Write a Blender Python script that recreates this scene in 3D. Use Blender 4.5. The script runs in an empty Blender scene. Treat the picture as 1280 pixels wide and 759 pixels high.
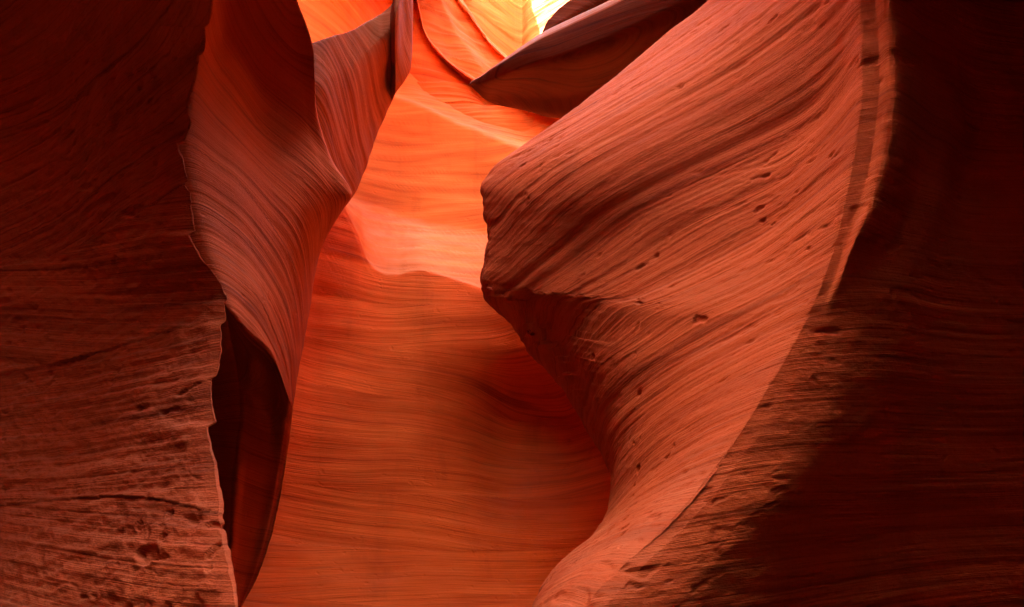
import bpy, math
import numpy as np

Q = 1.0      # density of the rock nets
rng = np.random.RandomState(7)
scene = bpy.context.scene
col = scene.collection

# ----------------------------------------------------------------------------
# camera measures (photo is 1280 x 759)
W, H = 1280.0, 759.0
FPX = 782.0
PITCH = math.radians(15.0)
CAM = np.array([0.0, 0.0, 1.6])
CP, SP = math.cos(PITCH), math.sin(PITCH)


def world(px, py, Y):
    """point of the canyon seen at photo position px, py, standing Y metres into the canyon"""
    a = (np.asarray(px, float) - W / 2) / FPX
    b = (H / 2 - np.asarray(py, float)) / FPX
    dy = CP - SP * b
    dz = SP + CP * b
    k = np.asarray(Y, float) / dy
    return np.stack([a * k, dy * k, CAM[2] + dz * k], -1)


# ----------------------------------------------------------------------------
# noise
perm = rng.permutation(256)
perm = np.concatenate([perm, perm, perm])
ga = rng.rand(256) * 2 * math.pi
gz = rng.rand(256) * 2 - 1
GR = np.stack([np.sqrt(1 - gz ** 2) * np.cos(ga), np.sqrt(1 - gz ** 2) * np.sin(ga), gz], -1).astype(np.float32)


def perlin(x, y, z):
    x = np.asarray(x, np.float32); y = np.asarray(y, np.float32); z = np.asarray(z, np.float32)
    xi = np.floor(x).astype(np.int32); yi = np.floor(y).astype(np.int32); zi = np.floor(z).astype(np.int32)
    xf, yf, zf = x - xi, y - yi, z - zi
    u = xf * xf * xf * (xf * (xf * 6 - 15) + 10)
    v = yf * yf * yf * (yf * (yf * 6 - 15) + 10)
    w = zf * zf * zf * (zf * (zf * 6 - 15) + 10)
    xi &= 255; yi &= 255; zi &= 255
    out = 0
    for dx in (0, 1):
        wx = u if dx else 1 - u
        for dy in (0, 1):
            wy = v if dy else 1 - v
            for dz in (0, 1):
                wz = w if dz else 1 - w
                g = GR[perm[perm[perm[xi + dx] + yi + dy] + zi + dz]]
                out = out + wx * wy * wz * (g[..., 0] * (xf - dx) + g[..., 1] * (yf - dy) + g[..., 2] * (zf - dz))
    return out * 1.6


def smooth(a, b, x):
    t = np.clip((x - a) / (b - a), 0, 1)
    return t * t * (3 - 2 * t)


def bed(p):
    """bedding coordinate: layers dip gently away down the canyon, and sweep a little"""
    x, y, z = p[..., 0], p[..., 1], p[..., 2]
    return z + 0.22 * y + 0.09 * perlin(x * 0.4 + 3, y * 0.4, z * 0.4) + 0.007 * perlin(x * 1.5, y * 1.5 + 9, z * 1.5)


def laminae(p, s, k=1.0, dip=(0, 0)):
    """fine layers inside each bed: every set dips its own way and is cut off by the next one"""
    x, y, z = p[..., 0], p[..., 1], p[..., 2]
    q = s / 0.62 + 0.35 * k * perlin(x * 0.5 + 11, y * 0.5, s * 0.8)
    i = np.floor(q).astype(int)
    r1 = np.array([0.05, -0.16, 0.12, -0.06, 0.2, -0.12, 0.02, 0.15, -0.2, 0.09, -0.03])[i % 11]
    r2 = np.array([-0.1, 0.08, 0.15, -0.14, 0.03, 0.1, -0.07, 0.12, -0.02, -0.16, 0.06])[i % 11]
    return s + (k * r1 + dip[0]) * x + (k * r2 * 0.6 + dip[1]) * y + 0.012 * perlin(x * 1.2, y * 1.2, s * 1.5 + 7)


# ----------------------------------------------------------------------------
# interpolation
def pchip(x, y, q):
    """monotone cubic through (x, y[k, ...]) along axis 0"""
    x = np.asarray(x, float); y = np.asarray(y, float); q = np.asarray(q, float)
    h = np.diff(x); sh = (-1,) + (1,) * (y.ndim - 1)
    d = np.diff(y, axis=0) / h.reshape(sh)
    m = np.zeros_like(y)
    if len(x) > 2:
        h0 = h[:-1].reshape(sh); h1 = h[1:].reshape(sh)
        w1 = 2 * h1 + h0; w2 = h1 + 2 * h0
        a, b = d[:-1], d[1:]
        same = (a * b) > 0
        with np.errstate(divide='ignore', invalid='ignore'):
            hm = (w1 + w2) / (w1 / np.where(same, a, 1) + w2 / np.where(same, b, 1))
        m[1:-1] = np.where(same, hm, 0)
    m[0] = d[0]; m[-1] = d[-1]
    i = np.clip(np.searchsorted(x, q, side='right') - 1, 0, len(x) - 2)
    hh = h[i].reshape(sh); t = ((q - x[i]) / h[i]).reshape(sh)
    return ((1 + 2 * t) * (1 - t) ** 2) * y[i] + t * (1 - t) ** 2 * hh * m[i] + t * t * (3 - 2 * t) * y[i + 1] + t * t * (t - 1) * hh * m[i + 1]


def tab(pairs, smoothed=True):
    """a table of (key, value) as a function"""
    k = np.array([p[0] for p in pairs], float); v = np.array([p[1] for p in pairs], float)
    o = np.argsort(k); k, v = k[o], v[o]

    def f(q):
        q = np.asarray(q, float)
        qq = np.clip(q, k[0], k[-1])
        return pchip(k, v, qq) if smoothed and len(k) > 2 else np.interp(qq, k, v)
    return f


def ev(c, q):
    return c(q) if callable(c) else np.full(np.shape(q), float(c))


# ----------------------------------------------------------------------------
# a rock body: a net of lines across the photo, each line giving the position and the depth
def rock_grid(lines, keys, axis, dens=1.0, ext_a=(), ext_b=(), ext_end=(), ext_start=(), seg_max=140, dep_fn=None):
    """lines: list of (position, depth) functions of the key; key = photo row (axis 'row') or photo column"""
    keys = np.asarray(keys, float)
    pos = np.stack([ev(l[0], keys) for l in lines])       # L, K
    dep = np.stack([ev(l[1], keys) for l in lines])
    n = len(lines)
    us, cuts = [], [0]
    for i in range(n - 1):
        d = np.abs(pos[i + 1] - pos[i]).mean()
        dd = np.abs(dep[i + 1] - dep[i]).mean() / max(0.5, dep[i].mean()) * 250
        k = int(np.clip(max(d, dd) * dens * Q, 4, seg_max * 2))
        us.append(i + np.arange(k) / k); cuts.append(cuts[-1] + k)
    us.append([n - 1.0]); us = np.concatenate(us)
    kx = np.arange(n)
    P = pchip(kx, pos, us); D = pchip(kx, 1.0 / dep, us)
    D = 1.0 / D
    if dep_fn is not None: D = D + dep_fn(us[:, None], keys[None, :])
    K = np.broadcast_to(keys, P.shape)
    g = world(P, K, D) if axis == 'row' else world(K, P, D)    # U, K, 3

    def strip(edge, offs, m=16):
        pts = [edge]; 
        for o in offs:
            pts.append(pts[-1] + np.asarray(o, float))
        pts = np.stack(pts)
        q = np.concatenate([i + (np.arange(m) + 1) / m for i in range(len(offs))])
        return pchip(np.arange(len(pts)), pts, q)
    na = 0
    if ext_a:
        s = strip(g[0], ext_a)[::-1]; g = np.concatenate([s, g]); na = len(s)
    if ext_b:
        g = np.concatenate([g, strip(g[-1], ext_b)])
    if ext_end:
        g = np.concatenate([g, np.swapaxes(strip(np.swapaxes(g, 0, 1)[-1], ext_end), 0, 1)], 1)
    nk = 0
    if ext_start:
        s = strip(np.swapaxes(g, 0, 1)[0], ext_start)[::-1]
        g = np.concatenate([np.swapaxes(s, 0, 1), g], 1); nk = len(s)
    return g, [c + na for c in cuts], nk


def normals(g):
    du = np.gradient(g, axis=0); dv = np.gradient(g, axis=1)
    n = np.cross(du, dv)
    return n / np.maximum(np.linalg.norm(n, axis=-1, keepdims=True), 1e-9)


def relief(g, n, p):
    """weathered bedding: ledges, grooves, pits and soft lumps, in metres along the normal"""
    x, y, z = g[..., 0], g[..., 1], g[..., 2]
    s = bed(g)
    t = laminae(g, s, p.get('sets', 1.0), p.get('dip', (0, 0)))
    a = p.get('amp', 1.0)
    f = p.get('freq', 1.0)
    st = p.get('stretch', 1.0)
    d = 0
    d = d + 0.022 * p.get('lump', 1) * perlin(x * 1.0, y * 1.0, s * 1.5)
    d = d + 0.006 * p.get('lump', 1) * perlin(x * 2.6 + 5, y * 2.6, s * 5)
    b1 = perlin(x * 0.45 * st, y * 0.45 * st, t * 6 * f)
    d = d + 0.016 * a * (smooth(-0.35, 0.35, b1) - 0.5)
    b2 = perlin(x * 0.6 * st + 17, y * 0.6 * st, t * 19 * f)
    d = d + 0.007 * a * (smooth(-0.25, 0.3, b2) - 0.5)
    b3 = perlin(x * 0.8 * st + 7, y * 0.8 * st + 31, t * 44 * f)
    d = d + 0.0055 * a * (smooth(-0.35, 0.25, b3) - 0.5)
    b4 = perlin(x * 1.3 * st + 7, y * 1.3 * st + 31, t * 95 * f)
    d = d + 0.0034 * a * p.get('hf', 1.0) * b4
    b5 = perlin(x * 2.2 * st + 27, y * 2.2 * st + 3, t * 180 * f)
    d = d + 0.0016 * a * p.get('hf', 1.0) ** 3 * b5
    r = p.get('rough', 0.0)
    if np.any(r):
        q = perlin(x * 9, y * 9 + 3, s * 22)
        d = d + 0.006 * r * q
        q2 = perlin(x * 24, y * 24 + 3, s * 40)
        d = d + 0.0036 * r * q2
        d = d + 0.0018 * r * perlin(x * 60, y * 60 + 3, s * 90)
        # chipped hollows lying along the layers
        c = perlin(x * 7 + 40, y * 7, s * 19)
        patch = smooth(-0.1, 0.4, perlin(x * 1.1 + 4, y * 1.1, s * 2.6 + 8))
        d = d - 0.016 * r * smooth(0.38, 0.62, c) * patch
        c = perlin(x * 17 + 40, y * 17, s * 40)
        d = d - 0.008 * r * smooth(0.42, 0.62, c) * (0.3 + 0.7 * patch)
    pt = p.get('pits', 0.0)
    if np.any(pt):
        c = perlin(x * 14 + 90, y * 14, s * 24 + 12)
        keep = smooth(-0.05, 0.35, perlin(x * 2.3, y * 2.3 + 50, s * 4))
        d = d - 0.016 * pt * smooth(0.5, 0.66, c) * keep
    return d, s, t


def make_mesh(name, g, nrm, s, mat, keep=None):
    """one grid (or the faces of it that belong to one part) as a smooth shaded mesh"""
    U, K = g.shape[:2]
    v = g.reshape(-1, 3).astype(np.float32)
    bv = np.stack([g[..., 0], g[..., 1], s], -1).reshape(-1, 3).astype(np.float32)
    nv = nrm.reshape(-1, 3).astype(np.float32)
    idx = np.arange(U * K).reshape(U, K)
    f = np.stack([idx[:-1, :-1], idx[1:, :-1], idx[1:, 1:], idx[:-1, 1:]], -1).reshape(-1, 4).astype(np.int32)
    if keep is not None:
        f = f[keep.reshape(-1)]
        used, f = np.unique(f, return_inverse=True)
        f = f.reshape(-1, 4).astype(np.int32)
        v, bv, nv = v[used], bv[used], nv[used]
    me = bpy.data.meshes.new(name)
    me.vertices.add(len(v)); me.vertices.foreach_set('co', v.ravel())
    me.loops.add(f.size); me.loops.foreach_set('vertex_index', f.ravel())
    me.polygons.add(len(f))
    me.polygons.foreach_set('loop_start', np.arange(0, f.size, 4, dtype=np.int32))
    me.update(calc_edges=True)
    me.polygons.foreach_set('use_smooth', np.ones(len(f), bool))
    at = me.attributes.new('bedding', 'FLOAT_VECTOR', 'POINT')
    at.data.foreach_set('vector', bv.ravel())
    me.materials.append(mat)
    me.validate()
    me.normals_split_custom_set_from_vertices(nv)
    return me


def tag(o, label, cat, group=None, kind=None):
    if label: o['label'] = label
    if cat: o['category'] = cat
    if group: o['group'] = group
    if kind: o['kind'] = kind


def rock(name, label, cat, mat, grid, params, parts=None, part_labels=None, group=None, sculpt=None, mats=None):
    g, cuts, nk = grid
    n = normals(g)
    # outward = towards the canyon (the camera side) on the middle of the net
    m = (g.shape[0] // 2, g.shape[1] // 2)
    mid = (slice(cuts[1], cuts[-2]), slice(None))
    if np.sum(n[mid] * (CAM - g[mid])) < 0:
        n = -n; flip = True
    else:
        flip = False
    d, s, t = relief(g, n, params)
    if sculpt is not None:
        d = d + sculpt(g, t)
    g2 = g + n * d[..., None]
    n2 = normals(g2)
    if flip: n2 = -n2
    s = t
    if flip:
        g2 = g2[:, ::-1]; n2 = n2[:, ::-1]; s = s[:, ::-1]
    base = g2.reshape(-1, 3)
    cx, cy = np.median(base[:, 0]), np.median(base[:, 1])
    loc = np.array([cx, cy, base[:, 2].min()])
    if not parts:
        me = make_mesh(name, g2 - loc, n2, s, mat)
        o = bpy.data.objects.new(name, me); col.objects.link(o); o.location = loc
        tag(o, label, cat, group, 'thing')
        return o
    root = bpy.data.objects.new(name, None); col.objects.link(root); root.location = loc
    root.empty_display_size = 0.3
    tag(root, label, cat, group, 'thing')
    U, K = g.shape[:2]
    I, J = np.meshgrid(np.arange(U - 1), np.arange(K - 1), indexing='ij')
    left = np.ones((U - 1, K - 1), bool)
    for i, (pn, fn) in enumerate(parts):
        m_ = left if fn is None else (fn(I, J) & left)
        left = left & ~m_
        if flip: m_ = m_[:, ::-1]
        if not m_.any(): continue
        me = make_mesh(pn, g2 - loc, n2, s, mats[i] if mats else mat, m_)
        o = bpy.data.objects.new(pn, me); col.objects.link(o); o.parent = root
        if part_labels and part_labels[i]: o['label'] = part_labels[i]
    return root


# ----------------------------------------------------------------------------
# sandstone
def sandstone(name, tint=(1, 1, 1), band=1.0, grain=1.0, fine=1.0, dark_lines=0.5, dust=1.0):
    m = bpy.data.materials.new(name); m.use_nodes = True
    nt = m.node_tree; N = nt.nodes; L = nt.links
    N.clear()
    out = N.new('ShaderNodeOutputMaterial'); bs = N.new('ShaderNodeBsdfPrincipled')
    L.new(bs.outputs[0], out.inputs[0])
    bs.inputs['Roughness'].default_value = 0.82
    bs.inputs['Specular IOR Level'].default_value = 0.1
    at = N.new('ShaderNodeAttribute'); at.attribute_name = 'bedding'

    def noise(scale, detail=4, rough=0.55, off=(0, 0, 0)):
        mp = N.new('ShaderNodeMapping'); mp.inputs['Scale'].default_value = scale; mp.inputs['Location'].default_value = off
        L.new(at.outputs['Vector'], mp.inputs['Vector'])
        t = N.new('ShaderNodeTexNoise'); t.inputs['Scale'].default_value = 1
        t.inputs['Detail'].default_value = detail; t.inputs['Roughness'].default_value = rough
        L.new(mp.outputs[0], t.inputs['Vector'])
        return t.outputs['Fac']

    def ramp(fac, pts):
        r = N.new('ShaderNodeValToRGB'); e = r.color_ramp.elements
        e[0].position, e[0].color = pts[0][0], (*pts[0][1], 1)
        e[1].position, e[1].color = pts[-1][0], (*pts[-1][1], 1)
        for p, c in pts[1:-1]:
            k = e.new(p); k.color = (*c, 1)
        L.new(fac, r.inputs[0]); return r.outputs[0]

    def mix(a, b, fac, typ='MIX'):
        x = N.new('ShaderNodeMix'); x.data_type = 'RGBA'; x.blend_type = typ
        for sock, val in ((0, fac), (6, a), (7, b)):
            if isinstance(val, (int, float)): x.inputs[sock].default_value = val
            elif isinstance(val, tuple): x.inputs[sock].default_value = (*val, 1)
            else: L.new(val, x.inputs[sock])
        return x.outputs[2]
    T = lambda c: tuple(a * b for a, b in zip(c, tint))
    wide = noise((0.5, 0.5, 5.0), 5, 0.6)
    c = ramp(wide, [(0.30, T((0.30, 0.068, 0.018))), (0.46, T((0.36, 0.092, 0.026))), (0.56, T((0.39, 0.106, 0.032))), (0.70, T((0.44, 0.132, 0.045)))])
    thin = noise((0.5, 0.5, 36.0), 6, 0.7, (3, 1, 0))
    lines = ramp(thin, [(0.30, (0.50, 0.42, 0.40)), (0.46, (1, 1, 1)), (0.60, (1, 1, 1)), (0.75, (1.0, 0.98, 0.95))])
    c = mix(c, lines, min(0.95, 0.75 * band), 'MULTIPLY')
    thin2 = noise((0.45, 0.45, 100.0), 5, 0.7, (7, 2, 4))
    lines2 = ramp(thin2, [(0.34, (0.50, 0.42, 0.40)), (0.49, (1, 1, 1)), (0.62, (1, 1, 1)), (0.78, (1.0, 0.97, 0.94))])
    c = mix(c, lines2, min(0.9, 0.6 * band), 'MULTIPLY')
    dk = noise((0.35, 0.35, 9.0), 3, 0.5, (9, 4, 2))
    dkl = ramp(dk, [(0.30, (0.36, 0.26, 0.24)), (0.40, (1, 1, 1)), (1.0, (1, 1, 1))])
    c = mix(c, dkl, dark_lines, 'MULTIPLY')
    gr = noise((120, 120, 170), 3, 0.6)
    grr = ramp(gr, [(0.25, (0.80, 0.78, 0.76)), (0.5, (1, 1, 1)), (0.8, (1.0, 1.0, 1.0))])
    c = mix(c, grr, 0.7 * grain, 'MULTIPLY')
    # dark varnish streaks run down the face; pale dust lies on what faces up
    st = noise((2.2, 2.2, 0.35), 4, 0.6, (5, 8, 1))
    str_ = ramp(st, [(0.30, (0.66, 0.60, 0.58)), (0.44, (1, 1, 1)), (1.0, (1, 1, 1))])
    c = mix(c, str_, 0.5, 'MULTIPLY')
    ge = N.new('ShaderNodeNewGeometry'); sx = N.new('ShaderNodeSeparateXYZ'); L.new(ge.outputs['Normal'], sx.inputs[0])
    mr = N.new('ShaderNodeMapRange'); mr.inputs[1].default_value = 0.35; mr.inputs[2].default_value = 0.85; mr.inputs[3].default_value = 0; mr.inputs[4].default_value = 0.5 * dust
    L.new(sx.outputs[2], mr.inputs[0])
    dn = ramp(noise((3, 3, 5), 4, 0.6, (1, 2, 9)), [(0.35, (0.3, 0.3, 0.3)), (0.65, (1, 1, 1))])
    mm = N.new('ShaderNodeMath'); mm.operation = 'MULTIPLY'; L.new(mr.outputs[0], mm.inputs[0]); L.new(dn, mm.inputs[1])
    c = mix(c, (0.52, 0.22, 0.115), mm.outputs[0])
    L.new(c, bs.inputs['Base Color'])
    # fine relief
    b1 = N.new('ShaderNodeBump'); b1.inputs['Distance'].default_value = 0.006 * fine; b1.inputs['Strength'].default_value = 0.8
    L.new(noise((1.2, 1.2, 110.0), 6, 0.68, (2, 7, 0)), b1.inputs['Height'])
    b2 = N.new('ShaderNodeBump'); b2.inputs['Distance'].default_value = 0.004 * grain; b2.inputs['Strength'].default_value = 0.7
    L.new(noise((55, 55, 110), 5, 0.65, (2, 7, 0)), b2.inputs['Height'])
    L.new(b1.outputs[0], b2.inputs['Normal'])
    L.new(b2.outputs[0], bs.inputs['Normal'])
    return m


M_near = sandstone('sandstone_rough', dust=0.35, tint=(1.12, 0.71, 0.47), grain=1.3, fine=1.2, dark_lines=0.85, band=1.2)
M_wall = sandstone('sandstone_banded', tint=(1.12, 0.71, 0.47), grain=1.1, fine=1.7, dust=0.4)
M_smooth = sandstone('sandstone_smooth', tint=(1.12, 0.71, 0.47), grain=0.5, fine=1.4, band=1.0)
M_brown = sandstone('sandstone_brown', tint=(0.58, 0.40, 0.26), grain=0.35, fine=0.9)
M_dark = sandstone('sandstone_shade_dark', tint=(0.34, 0.19, 0.1), grain=0.35, fine=0.9)  # overhang shade put into the stone colour
M_ledge = sandstone('sandstone_dusty_skylit', dust=0.85, tint=(1.45, 1.08, 0.40), grain=0.5, fine=0.9, band=0.6, dark_lines=0.2)  # extra pale dust coat, painting the ledge's sky-lit tone into its colour
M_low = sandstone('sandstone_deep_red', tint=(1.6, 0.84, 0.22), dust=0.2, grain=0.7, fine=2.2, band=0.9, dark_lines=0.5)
M_sand = sandstone('dark_sand', tint=(0.4, 0.4, 0.4))  # unseen floor, darkened to cut light bounced up the walls
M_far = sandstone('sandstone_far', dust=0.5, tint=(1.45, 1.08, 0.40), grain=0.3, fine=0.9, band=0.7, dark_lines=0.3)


def rows(a, b, n):
    return np.linspace(a, b, max(20, int(n * Q)))


def jag(amp, f, seed):
    """ragged outline offset (pixels) along the key"""
    def fn(q):
        q = np.asarray(q, float)
        return amp * (perlin(q * f, seed + 0 * q, 0 * q) + 0.5 * perlin(q * f * 2.7, seed + 3 + 0 * q, 0 * q) + 0.3 * perlin(q * f * 7, seed + 5 + 0 * q, 0 * q))
    return fn


def off(f, d):
    return lambda q: f(q) + d


ad = lambda f, d: (lambda q: f(q) + d)

# ---- near left wall ---------------------------------------------------------
eA0 = tab([(1100, 325), (759, 297), (690, 284), (620, 274), (560, 271), (500, 268), (450, 276), (400, 283), (378, 284), (350, 272), (325, 256),
           (300, 247), (270, 240), (240, 236), (180, 231), (150, 238), (120, 238), (100, 241), (70, 252), (40, 259), (0, 266), (-150, 285), (-450, 330)])
jA = jag(3.6, 0.021, 2.3)
chips = [(-330, 60, 8), (-120, 36, 6), (30, 20, 5), (66, 24, 6), (128, 22, 4), (176, 26, 8), (228, 12, 4), (290, 46, 12), (376, 16, 5), (402, 34, 5), (470, 30, 6), (528, 52, 13), (640, 30, 3), (800, 60, 6)]


def chipped(q):
    # broken flakes missing from the arris: a sharp upper break, then a slope back out
    q = np.asarray(q, float); d = 0 * q
    for c0, ln, dp in chips:
        t = (q - c0) / ln
        d = d + dp * np.where((t > 0) & (t < 1), np.minimum(1, t * 9) * (1 - t) ** 0.8, 0)
    return d


eA = lambda q: eA0(q) + jA(q) - chipped(q)
leanA = tab([(1100, -1.2), (759, -0.66), (600, -0.28), (450, 0.0), (330, 0.12), (200, 0.13), (100, 0.04), (0, -0.14), (-200, -0.7), (-450, -0.9)])
dep = lambda base, k=1.0: (lambda q: base + k * leanA(q))
A = rock_grid([(-420, dep(3.1)), (-140, dep(2.85)), (60, dep(2.5)), (lambda q: eA0(q) - 90, dep(2.2)), (lambda q: eA(q) - 14, dep(2.05)), (eA, dep(2.03)),
               (lambda q: eA(q) - 2, dep(2.16)), (lambda q: eA0(q) - 60, dep(2.55)), (lambda q: eA0(q) - 260, dep(2.9))],
              rows(1150, -450, 800), 'row', 0.8, ext_a=[(-0.8, -1.2, 0), (0.2, -4.0, 0), (0.3, -6, 0), (3.5, -3, 0)], ext_b=[(-3, 0.2, 0)],
              ext_end=[(-0.1, 0.1, 0.8), (-0.2, 0.1, 1.4)])
cuA, nA = A[1], len(rows(1150, -450, 800))
uA = np.arange(A[0].shape[0])[:, None]
rouA = 1.0 - 0.8 * smooth(cuA[3] + 0.6 * (cuA[4] - cuA[3]), cuA[4], uA)
ampA = 0.45 * (1 - 0.75 * smooth(cuA[3] + 0.5 * (cuA[4] - cuA[3]), cuA[4], uA))
rock('rock_wall', 'rough dark brown sandstone wall with level layers and a chipped upright edge, nearest left', 'rock wall', M_near, A,
     dict(amp=ampA, rough=rouA, pits=0.5, lump=0.5), group='canyon walls',
     parts=[('rock_face', lambda I, J: I < cuA[4]), ('chipped_edge', None)])

# ---- twisted fin behind it ---------------------------------------------------
rB = tab([(900, 290), (759, 285), (600, 290), (505, 300), (460, 296), (420, 288), (380, 280), (330, 262), (280, 246), (230, 236), (180, 230), (100, 236), (0, 252), (-200, 275)])
eB = tab([(900, 260), (800, 284), (757, 303), (720, 322), (660, 341), (620, 350), (580, 357), (540, 363), (505, 367), (480, 371), (430, 380), (390, 387), (350, 393), (320, 399),
          (300, 406), (280, 417), (260, 430), (243, 440), (235, 437), (200, 416), (170, 405), (130, 396), (90, 394), (60, 391), (30, 382), (0, 371), (-40, 366), (-100, 372), (-180, 385), (-300, 400)])
_q = np.linspace(-700, 1300, 801)


def blur(f, w):
    ker = np.exp(-0.5 * (np.arange(-80, 81) * 2.5 / w) ** 2); ker /= ker.sum()
    v = np.convolve(np.pad(f(_q), 80, mode='edge'), ker, 'valid')
    return lambda q: np.interp(q, _q, v)


eB1, eB2 = blur(eB, 55), blur(eB, 25)
fr = lambda k: (lambda q: rB(q) + k * ((eB2 if k > 0.8 else eB1)(q) - rB(q)))
yB = tab([(900, 4.9), (505, 4.9), (400, 4.92), (340, 4.75), (290, 4.45), (243, 4.2), (180, 3.9), (130, 3.65), (60, 3.32), (0, 3.08), (-100, 2.75), (-300, 2.4)])
yB9 = tab([(900, 4.3), (400, 4.3), (330, 4.2), (280, 4.07), (240, 3.93), (160, 3.68), (100, 3.48), (0, 3.08), (-100, 2.7), (-300, 2.3)])
yB6 = tab([(900, 3.5), (300, 3.46), (220, 3.45), (160, 3.44), (100, 3.36), (0, 3.03), (-100, 2.65), (-300, 2.2)])
yB3 = tab([(900, 3.0), (240, 2.95), (140, 3.0), (60, 3.02), (0, 2.9), (-100, 2.55), (-300, 2.1)])
yB0 = tab([(900, 2.75), (100, 2.75), (0, 2.68), (-100, 2.4), (-300, 2.0)])
stepB = tab([(-500, 0), (0, 0), (7, 0.25), (30, 0.72), (100, 1.0), (600, 1.06)])
deepB = tab([(0, 2.2), (0.28, 2.1), (0.6, 1.75), (0.9, 1.05), (1.0, 0.5)])
kB = tab([(2, 0), (3, 0.28), (4, 0.6), (5, 0.9), (6, 1.0)])


def under(u, q):
    # under the slanting lower edge the body steps back
    k = kB(u.ravel())[:, None]
    dk = deepB(k.ravel())[:, None]
    k = k + 0 * q
    t = q - (381 + 124 * k + 5 * np.sin(k * 9))
    return dk * stepB(t.ravel()).reshape(t.shape) * (u <= 7.5)


B = rock_grid([(lambda q: rB(q) - 160, ad(yB0, 0.95)), (lambda q: rB(q) - 40, ad(yB0, 0.07)), (rB, yB0), (fr(0.28), yB3), (fr(0.6), yB6), (fr(0.9), yB9), (eB, yB), (off(eB, -6), ad(yB, 0.4)), (off(eB, -60), ad(yB, 1.4)), (off(eB, -200), ad(yB, 2.0))],
              rows(900, -300, 800), 'row', 1.2, ext_a=[(-3, 0.4, 0)], ext_b=[(-3, 0.3, 0)], ext_end=[(0.1, 0, 0.8), (0.0, 0, 0.8)], dep_fn=under)
cuB, nB = B[1], len(rows(900, -300, 800))


def under_B(I, J):
    k = np.interp(I, [cuB[2], cuB[3], cuB[4], cuB[5], cuB[6]], [0, 0.28, 0.6, 0.9, 1.0])
    q = 900 - 1200 * J / (nB - 1.0)
    return (q > 381 + 124 * k + 5 * np.sin(k * 9) + 4) & (I >= cuB[1]) & (I < cuB[6])


_I, _J = np.meshgrid(np.arange(B[0].shape[0]), np.arange(B[0].shape[1]), indexing='ij')
ampB = 0.27 - 0.23 * under_B(_I, _J)
lumB = 0.5 - 0.45 * under_B(_I, _J)
rock('rock_fin', 'twisting smooth sandstone fin with flowing diagonal stripes, just behind the chipped edge', 'rock fin', M_smooth, B,
     dict(amp=ampB, lump=lumB, pits=0.15, freq=1.2, sets=0.5), group='canyon fins',
     parts=[('underside', under_B), ('rock_face', None)])

# ---- hanging fin further in ---------------------------------------------------
tD = tab([(330, 80), (360, 66), (392, 53), (415, 46), (440, 38), (455, 30), (470, 22), (480, 14), (490, 4), (496, -20), (503, -80), (515, -160)])
bD = tab([(330, 360), (400, 300), (432, 256), (443, 242), (455, 213), (463, 190), (470, 170), (482, 142), (495, 115), (506, 98), (513, 83), (515, 60), (516, 0), (517, -150)])
kD = np.concatenate([rows(330, 505, 240), rows(505.5, 516.5, 50)])
yD = tab([(330, 5.0), (392, 5.1), (405, 5.2), (440, 5.8), (480, 6.3), (488, 6.3), (495, 6.05), (515, 6.2)])
D = rock_grid([(off(bD, -60), lambda q: yD(q) + 1.9), (off(bD, -4), lambda q: yD(q) + 0.9), (bD, lambda q: yD(q) + 0.55), (lambda q: bD(q) + 0.3 * (tD(q) - bD(q)), ad(yD, 0.2)),
               (lambda q: bD(q) + 0.8 * (tD(q) - bD(q)), lambda q: yD(q) - 0.35), (tD, lambda q: yD(q) - 0.3), (off(tD, 3), lambda q: yD(q) + 0.5), (off(tD, 30), lambda q: yD(q) + 1.5)],
              kD, 'col', 1.3)
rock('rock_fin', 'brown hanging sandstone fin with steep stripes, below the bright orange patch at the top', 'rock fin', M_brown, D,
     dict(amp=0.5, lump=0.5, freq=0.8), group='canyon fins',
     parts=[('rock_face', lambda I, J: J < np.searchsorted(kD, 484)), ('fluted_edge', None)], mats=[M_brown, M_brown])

# ---- pale wall above it ----------------------------------------------------------
P_ = rock_grid([(250, 7.8), (330, 8.2), (430, 9.2), (490, 10.6), (520, 12.5)], rows(160, -250, 300), 'row', 1.0, ext_end=[(-0.3, 0.4, 1.5), (-0.5, 0.6, 2.0)])
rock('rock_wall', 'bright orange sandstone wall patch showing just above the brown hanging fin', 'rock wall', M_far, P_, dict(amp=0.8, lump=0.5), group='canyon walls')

# ---- back wall: lower face, ledge, upper hollow ------------------------------------
cE = tab([(200, 150), (330, 190), (400, 225), (431, 259), (447, 293), (455, 318), (464, 332), (473, 339), (485, 343), (497, 343), (510, 339), (525, 337), (544, 341), (570, 349), (597, 358), (640, 373), (760, 400), (900, 420)])
lE = tab([(200, 140), (330, 170), (400, 205), (431, 243), (450, 248), (470, 254), (510, 268), (560, 280), (612, 290), (650, 298), (760, 320), (900, 340)])
rE = tab([(200, 80), (430, 90), (470, 112), (490, 118), (520, 128), (560, 146), (600, 163), (640, 179), (660, 189), (720, 205), (900, 220)])
mE = tab([(200, -300), (440, -260), (480, -150), (510, -50), (522, 0), (530, 35), (538, 50), (548, 62), (560, 74), (575, 86), (592, 97), (620, 112), (700, 140), (900, 170)])
yE = tab([(200, 6.4), (330, 7.0), (400, 7.6), (500, 8.0), (600, 7.9), (700, 7.2), (780, 6.3), (900, 5.2)])
nE = tab([(200, 0), (480, 0), (580, 0.6), (650, 1.7), (720, 2.3), (780, 2.3), (900, 1.0)])
ad = lambda f, d: (lambda q: f(q) + d)
kE = rows(200, 900, 620)
pE = lambda q: smooth(630, 672, q)
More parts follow.
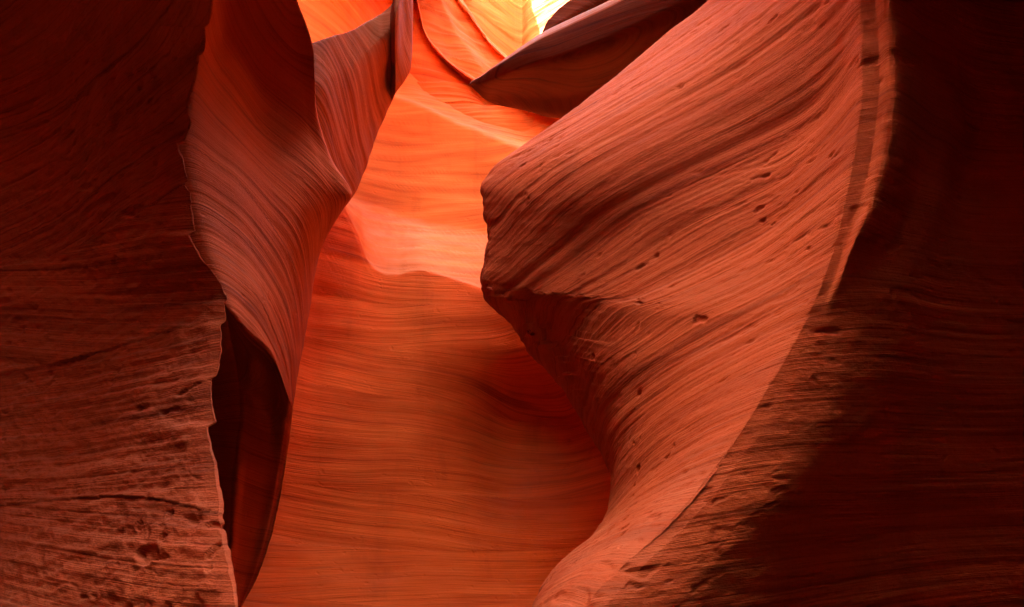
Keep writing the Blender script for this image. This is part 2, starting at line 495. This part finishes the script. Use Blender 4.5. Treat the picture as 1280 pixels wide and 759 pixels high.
E = rock_grid([(1050, ad(yE, -1.9)), (900, ad(yE, -1.5)), (759, lambda q: yE(q) - 0.5 + 0.42 * nE(q)), (650, lambda q: yE(q) - 0.08 + 0.5 * nE(q)), (540, lambda q: yE(q) + 0.05 + nE(q)), (430, lambda q: yE(q) + 0.22 + 0.1 * nE(q)), (ad(cE, 10), ad(yE, 0.36)), (cE, ad(yE, 0.4)), (ad(cE, -4), ad(yE, 0.48)),
               (lambda q: 0.5 * (cE(q) + lE(q)), ad(yE, 1.0)), (lE, ad(yE, 1.65)), (ad(lE, -25), ad(yE, 1.75)), (lambda q: 0.5 * (lE(q) + rE(q)), ad(yE, 1.9)), (ad(rE, 5), ad(yE, 1.95)), (lambda q: rE(q) - 3 - 14 * pE(q), lambda q: yE(q) + 2.15 + 0.5 * pE(q)),
               (lambda q: 0.45 * mE(q) + 0.55 * rE(q), ad(yE, 2.75)), (lambda q: 0.85 * mE(q) + 0.15 * rE(q), ad(yE, 2.85)), (ad(mE, 3), ad(yE, 2.45)), (mE, ad(yE, 2.5)), (ad(mE, 6), ad(yE, 3.0)), (ad(mE, 60), ad(yE, 4.0))],
              kE, 'col', 1.0)
cuE = E[1]
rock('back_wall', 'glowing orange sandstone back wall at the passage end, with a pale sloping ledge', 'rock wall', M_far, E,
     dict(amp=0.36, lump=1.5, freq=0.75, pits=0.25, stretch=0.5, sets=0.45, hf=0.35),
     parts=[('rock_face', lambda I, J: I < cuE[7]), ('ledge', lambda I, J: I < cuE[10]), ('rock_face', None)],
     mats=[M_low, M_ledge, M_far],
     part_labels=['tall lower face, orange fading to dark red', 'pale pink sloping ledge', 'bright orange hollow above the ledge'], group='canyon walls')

# ---- far swirl -------------------------------------------------------------------
mS = tab([(440, -300), (520, -160), (545, -70), (560, -30), (575, 0), (583, 10), (590, 20), (600, 34), (610, 48), (620, 59), (633, 70), (670, 95), (760, 130)])
S = rock_grid([(200, 10.2), (130, 10.4), (ad(mS, 90), 10.8), (ad(mS, 50), 10.9), (ad(mS, 25), 11.3), (ad(mS, 10), 11.35), (ad(mS, 3), 11.25), (mS, 11.4), (ad(mS, 5), 12.2), (ad(mS, 40), 13.5)], rows(440, 760, 300), 'col', 1.2)
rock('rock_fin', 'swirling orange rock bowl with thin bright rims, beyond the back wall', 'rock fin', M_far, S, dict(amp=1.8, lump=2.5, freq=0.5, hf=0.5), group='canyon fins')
S2 = rock_grid([(480, 12.6), (560, 12.8), (620, 13.6), (645, 14.0), (652, 14.05), (660, 13.8), (700, 13.2), (760, 12.7), (860, 12.0)], rows(200, -60, 300), 'row', 1.2, ext_end=[(0, 1.5, 1.0)])
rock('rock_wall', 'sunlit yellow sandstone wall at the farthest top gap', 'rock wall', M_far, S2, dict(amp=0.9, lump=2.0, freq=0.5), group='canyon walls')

# ---- overhangs on the right above ----------------------------------------------------
tF = tab([(587, 104.5), (590, 101), (600, 95), (612, 86), (632, 72), (655, 56), (677, 42), (700, 30), (720, 20), (760, 1), (800, -20), (900, -70), (1050, -130)])
bF = tab([(587, 105.5), (590, 109), (598, 117), (604, 123), (612, 128), (625, 132), (640, 135), (665, 141), (690, 147), (710, 148), (760, 140), (900, 90), (1050, 40)])
yF = tab([(587, 5.9), (600, 5.75), (615, 5.6), (632, 5.45), (700, 5.2), (800, 4.9), (1050, 4.4)])
kF = np.concatenate([rows(587, 600, 30), rows(600.5, 1050, 320)])
nF = lambda q: smooth(584, 625, q)
F = rock_grid([(lambda q: bF(q) - 30 * nF(q), ad(yF, 2.2)), (lambda q: bF(q) - 3 * nF(q), ad(yF, 1.3)), (bF, lambda q: yF(q) + 0.2 + 0.75 * nF(q)), (lambda q: bF(q) + 0.25 * (tF(q) - bF(q)), lambda q: yF(q) + 0.1 + 0.4 * nF(q)), (lambda q: bF(q) + 0.7 * (tF(q) - bF(q)), lambda q: yF(q) - 0.15 * nF(q)),
               (lambda q: bF(q) + 0.93 * (tF(q) - bF(q)), lambda q: yF(q) - 0.22 * nF(q)), (tF, ad(yF, 0.15)), (lambda q: tF(q) + 4 * nF(q), ad(yF, 0.7)), (lambda q: tF(q) + 30 * nF(q), ad(yF, 1.6))], kF, 'col', 1.6)
cuF = F[1]
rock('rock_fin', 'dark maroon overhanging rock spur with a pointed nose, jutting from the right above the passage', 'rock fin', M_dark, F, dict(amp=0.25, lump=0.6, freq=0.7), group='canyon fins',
     parts=[('underside', lambda I, J: I < cuF[5]), ('rock_face', None)], mats=[M_dark, M_brown])  # underside darker than the top: its shade is painted into the colour
tF2 = tab([(660, 80), (670, 58), (677, 42), (682, 31), (688, 22), (694, 15), (700, 10), (715, 0), (760, -25), (900, -90)])
F2 = rock_grid([(140, 7.4), (ad(tF2, 60), 6.4), (ad(tF2, 15), 6.1), (tF2, 6.1), (ad(tF2, 4), 6.4), (ad(tF2, 40), 7.4)], rows(660, 900, 200), 'col', 1.2)
rock('rock_fin', 'small dark red fin poking up behind the maroon spur at the top', 'rock fin', M_dark, F2, dict(amp=0.8, lump=0.6), group='canyon fins')

# ---- great right wall --------------------------------------------------------------
eG0 = tab([(1100, 640), (900, 665), (800, 676), (759, 681), (740, 684), (725, 692), (705, 708), (690, 723), (675, 738), (655, 750), (635, 757), (615, 760), (595, 758), (575, 749), (555, 738),
           (535, 726), (515, 713), (495, 701), (475, 686), (455, 667), (440, 655), (425, 646), (405, 634), (390, 617), (375, 604), (360, 599), (345, 602), (320, 607), (290, 612), (265, 609), (245, 605), (232, 606),
           (220, 613), (205, 624), (190, 641), (170, 668), (147, 700), (120, 733), (95, 766), (70, 798), (35, 838), (0, 880), (-100, 955), (-300, 1020), (-450, 1040)])
jG0 = jag(3.2, 0.035, 7.7)
jG = lambda q: jG0(q) * smooth(200, 240, q) * (1 - 0.8 * smooth(470, 560, q))
eG = lambda q: eG0(q) + jG(q)
yG = tab([(1100, 2.7), (900, 2.95), (759, 3.2), (700, 3.35), (620, 3.6), (540, 3.78), (440, 3.9), (360, 3.95), (290, 3.98), (232, 4.0), (147, 3.9), (0, 3.72), (-200, 3.62), (-450, 3.7)])
c1 = tab([(1100, 480), (900, 590), (800, 690), (759, 730), (720, 765), (690, 795), (650, 836), (620, 864), (590, 888), (560, 911), (530, 933), (495, 955), (460, 977), (420, 999), (390, 1013), (350, 1030),
          (300, 1046), (250, 1058), (200, 1068), (150, 1075), (100, 1079), (50, 1079), (0, 1076), (-100, 1090), (-300, 1150), (-450, 1180)])
w12 = tab([(1100, 25), (500, 25), (400, 22), (320, 22), (260, 32), (200, 38), (120, 38), (0, 34), (-450, 34)])
c2 = lambda q: c1(q) + w12(q)
yC = tab([(1100, 1.3), (900, 1.55), (759, 1.78), (650, 1.98), (530, 2.13), (400, 2.22), (300, 2.24), (200, 2.28), (100, 2.34), (0, 2.4), (-450, 2.5)])
eGs = blur(eG0, 14)
f_ = lambda k: (lambda q: eGs(q) + k * (c1(q) - eGs(q)))
dG = lambda k, b=0: (lambda q: 1.0 / ((1 - k) / yG(q) + k / yC(q)) + b)
hG = tab([(1100, 1.3), (800, 1.05), (700, 0.9), (600, 0.7), (460, 0.48), (300, 0.4), (200, 0.38), (0, 0.34), (-200, 0.2), (-450, 0.0)])
grv = tab([(1100, 0.0), (400, 0.0), (300, 0.01), (220, 0.008), (100, 0.009), (0, 0.009), (-450, 0.01)])
G = rock_grid([(off(eG0, 320), ad(yG, 2.6)), (off(eG0, 90), ad(yG, 1.5)), (off(eG, 6), ad(yG, 0.5)), (eG, ad(yG, 0.12)), (f_(0.06), dG(0.06)), (f_(0.35), dG(0.35, -0.06)), (f_(0.7), dG(0.7, -0.03)),
               (c1, yC), (lambda q: c1(q) + 0.5 * w12(q), lambda q: yC(q) - 0.9 * grv(q)), (c2, lambda q: yC(q) - 6.0 * grv(q)),
               (lambda q: c2(q) + 50 + 25 * smooth(420, 640, q), lambda q: yC(q) + (0.07 + 0.25 * smooth(380, 200, q)) * hG(q)), (lambda q: c2(q) + 0.27 * (1330 - c2(q)) + 15, lambda q: yC(q) + (0.26 + 0.26 * smooth(380, 200, q)) * hG(q) - 0.01), (lambda q: c2(q) + 0.5 * (1330 - c2(q)), lambda q: yC(q) + (0.62 + 0.33 * smooth(380, 200, q)) * hG(q) - 0.04), (lambda q: np.maximum(1330, c2(q) + 80), lambda q: yC(q) + 1.1 * hG(q) - 0.10 + 0.12 * smooth(400, 0, q)), (lambda q: np.maximum(1640, c2(q) + 300), lambda q: yC(q) + hG(q) - 0.85)],
              rows(1150, -450, 800), 'row', 1.0, ext_b=[(0.1, -1.2, 0), (-0.2, -4, 0), (-0.2, -7, 0), (-1, -2, 0)],
              ext_end=[(0.2, -0.1, 0.5)], seg_max=300)
cuG = G[1]
lipG = tab([(-2, 0.08), (0.8, 0.08), (1.5, 0.06), (2.1, 0.0), (2.7, -0.10), (3.15, -0.19), (3.4, -0.18), (3.85, -0.025), (4.3, 0.03), (5.0, -0.03), (8, -0.1)])


def sculpt_G(g, s):
    u = np.arange(g.shape[0])[:, None]
    k = smooth(cuG[2], cuG[4], u) * (1 - smooth(cuG[6], cuG[7], u))
    s = s - 0.24
    return lipG(s.ravel()).reshape(s.shape) * k - 0.016 * np.exp(-((s - 3.58) / 0.03) ** 2) * k - 0.010 * np.exp(-((s - 4.05) / 0.02) ** 2) * k


uG = np.arange(G[0].shape[0])[:, None]
kG = smooth(cuG[6] + 0.6 * (cuG[7] - cuG[6]), cuG[7], uG)
ampG = 0.38 - 0.26 * kG + 0.4 * smooth(cuG[10], cuG[12], uG)
rouG = 0.4 + 0.12 * kG * (1 - 0.5 * smooth(cuG[10], cuG[12], uG))
rock('rock_wall', 'large red sandstone wall with slanting grooves and a pale curving crest, on the right', 'rock wall', M_wall, G,
     dict(amp=ampG, rough=rouG, pits=0.75 - 0.4 * kG, lump=0.9, freq=1.2, stretch=0.6, sets=0.0, dip=(-0.13, 0.06)),
     parts=[('rock_face', lambda I, J: I < cuG[7]), ('flank', None)],
     sculpt=sculpt_G,
     part_labels=['grooved face left of the pale crest', 'near black flank right of the crest'], group='canyon walls')

# ---- sand floor ------------------------------------------------------------------
gx, gy = np.meshgrid(np.linspace(-80, 80, 260), np.linspace(-70, 100, 260), indexing='ij')
gg = np.stack([gx, gy, -0.6 + 0.05 * perlin(gx * 1.1, gy * 1.1, 0 * gx)], -1)
nn = normals(gg)
o = bpy.data.objects.new('ground', make_mesh('ground', gg, nn, gg[..., 2], M_sand)); col.objects.link(o)
tag(o, 'reddish sand floor of the slot canyon', 'ground', kind='structure')

# ---- unseen mesa top, added with its slot shaped to steer the light ------------------------------------------------
xlT = tab([(-1.0, -0.6), (-0.5, -1.8), (1.5, -2.0), (2.2, -1.4), (3, -0.8), (4, -0.3), (5, 0.0), (6.0, 0.0), (6.6, -0.2), (6.75, -2.8), (8.25, -2.8), (8.5, -0.7), (13, -0.6), (14.6, -0.6), (15.2, 0.5)], False)
xrT = tab([(-1.0, -0.6), (-0.5, -0.2), (1.2, 0.1), (2.0, 0.35), (2.5, 0.45), (3.3, 0.6), (4.2, 0.6), (5, 0.6), (6, 0.5), (6.6, 0.25), (8.2, 0.25), (8.6, 1.2), (12, 1.5), (14, 2.2), (15.2, 0.5)], False)
yy = np.concatenate([np.linspace(-60, -1.2, 30), np.linspace(-1.0, 2, 40), np.linspace(2.1, 15.4, 160), np.linspace(16, 90, 30)])
jx = 0.15 * perlin(yy * 1.3, 0 * yy, 0 * yy)
sheets = []
for sg in (-1, 1):
    ed = (xlT if sg < 0 else xrT)(yy) + jx
    q = np.linspace(0, 1, 60)[:, None] ** 3
    X = ed[None] + (sg * 70 - ed[None]) * q
    Yv = np.broadcast_to(yy, X.shape)
    Z = 6.5 + 0.6 * np.clip(Yv, 0, 15) + 0.25 * perlin(X * 0.4, Yv * 0.4, 0 * X) + 0.08 * np.abs(X) + (5.2 * smooth(6.5, 5.0, Yv) * smooth(-1.0, -0.4, Yv) if sg < 0 else 0)  # left side raised to keep sun off the near right wall
    top = np.stack([X, Yv, Z], -1)
    lip = np.stack([top[0] + np.array([sg * 0.3, 0, -1.2]), top[0] + np.array([sg * 0.08, 0, -0.5])])
    skirt = top[-1:] + np.array([sg * 3.0, 0, -40.0])
    gm = np.concatenate([lip, top, skirt])
    e0 = gm[:, :1] + np.array([0, -3.0, -40.0]); e1 = gm[:, -1:] + np.array([0, 3.0, -40.0])
    gm = np.concatenate([e0, gm, e1], 1)
    sheets.append(gm if sg > 0 else gm[::-1])
ms = []
for k_, gm in enumerate(sheets):
    nm = normals(gm)
    if nm[..., 2].mean() < 0: nm = -nm; gm = gm[:, ::-1]; nm = nm[:, ::-1]
    ms.append((gm, nm))
tr = make_mesh('mesa_blocker', ms[0][0], ms[0][1], bed(ms[0][0]), M_far)
ot = bpy.data.objects.new('mesa_blocker', tr); col.objects.link(ot)
tag(ot, 'unseen mesa sheet left of the open slot, added to steer light', 'mesa_blocker', kind='structure')
tr = make_mesh('mesa_blocker', ms[1][0], ms[1][1], bed(ms[1][0]), M_far)
ot = bpy.data.objects.new('mesa_blocker', tr); col.objects.link(ot)
tag(ot, 'unseen mesa sheet right of the open slot, added to steer light', 'mesa_blocker', kind='structure')

# ----------------------------------------------------------------------------
# light
SUN_EL, SUN_AZ = math.radians(65), math.radians(-90)      # azimuth from +Y (down the canyon) towards +X
wd = bpy.data.worlds.new('World'); scene.world = wd; wd.use_nodes = True
nt = wd.node_tree
sky = nt.nodes.new('ShaderNodeTexSky'); sky.sky_type = 'NISHITA'; sky.sun_disc = False
sky.air_density = 0.8; sky.dust_density = 3.0; sky.ozone_density = 0.4
sky.sun_elevation = SUN_EL; sky.sun_rotation = SUN_AZ
bg = nt.nodes['Background']; bg.inputs['Strength'].default_value = 0.15
nt.links.new(sky.outputs[0], bg.inputs['Color'])
sd = bpy.data.lights.new('sun', 'SUN'); sd.energy = 5.0; sd.angle = math.radians(0.5); sd.color = (1.0, 0.93, 0.82)
so = bpy.data.objects.new('sun', sd); col.objects.link(so)
from mathutils import Vector
dirv = Vector((math.sin(SUN_AZ) * math.cos(SUN_EL), math.cos(SUN_AZ) * math.cos(SUN_EL), math.sin(SUN_EL)))
so.rotation_euler = dirv.to_track_quat('Z', 'Y').to_euler(); so.location = dirv * 40

# ----------------------------------------------------------------------------
# camera and render settings
cd = bpy.data.cameras.new('camera'); co = bpy.data.objects.new('camera', cd); col.objects.link(co)
cd.sensor_width = 36; cd.lens = FPX / W * 36; cd.clip_start = 0.02; cd.clip_end = 500
co.location = CAM; co.rotation_euler = (math.pi / 2 + PITCH, 0, 0)
scene.camera = co
scene.view_settings.view_transform = 'Standard'; scene.view_settings.look = 'None'
scene.view_settings.gamma = 1; scene.view_settings.exposure = 5.45
c = scene.cycles
c.max_bounces = 10; c.diffuse_bounces = 8; c.glossy_bounces = 2
c.use_denoising = True
try:
    c.denoiser = 'OPENIMAGEDENOISE'; c.denoising_input_passes = 'RGB_ALBEDO_NORMAL'; c.denoising_prefilter = 'ACCURATE'
except Exception: pass
c.sample_clamp_indirect = 8
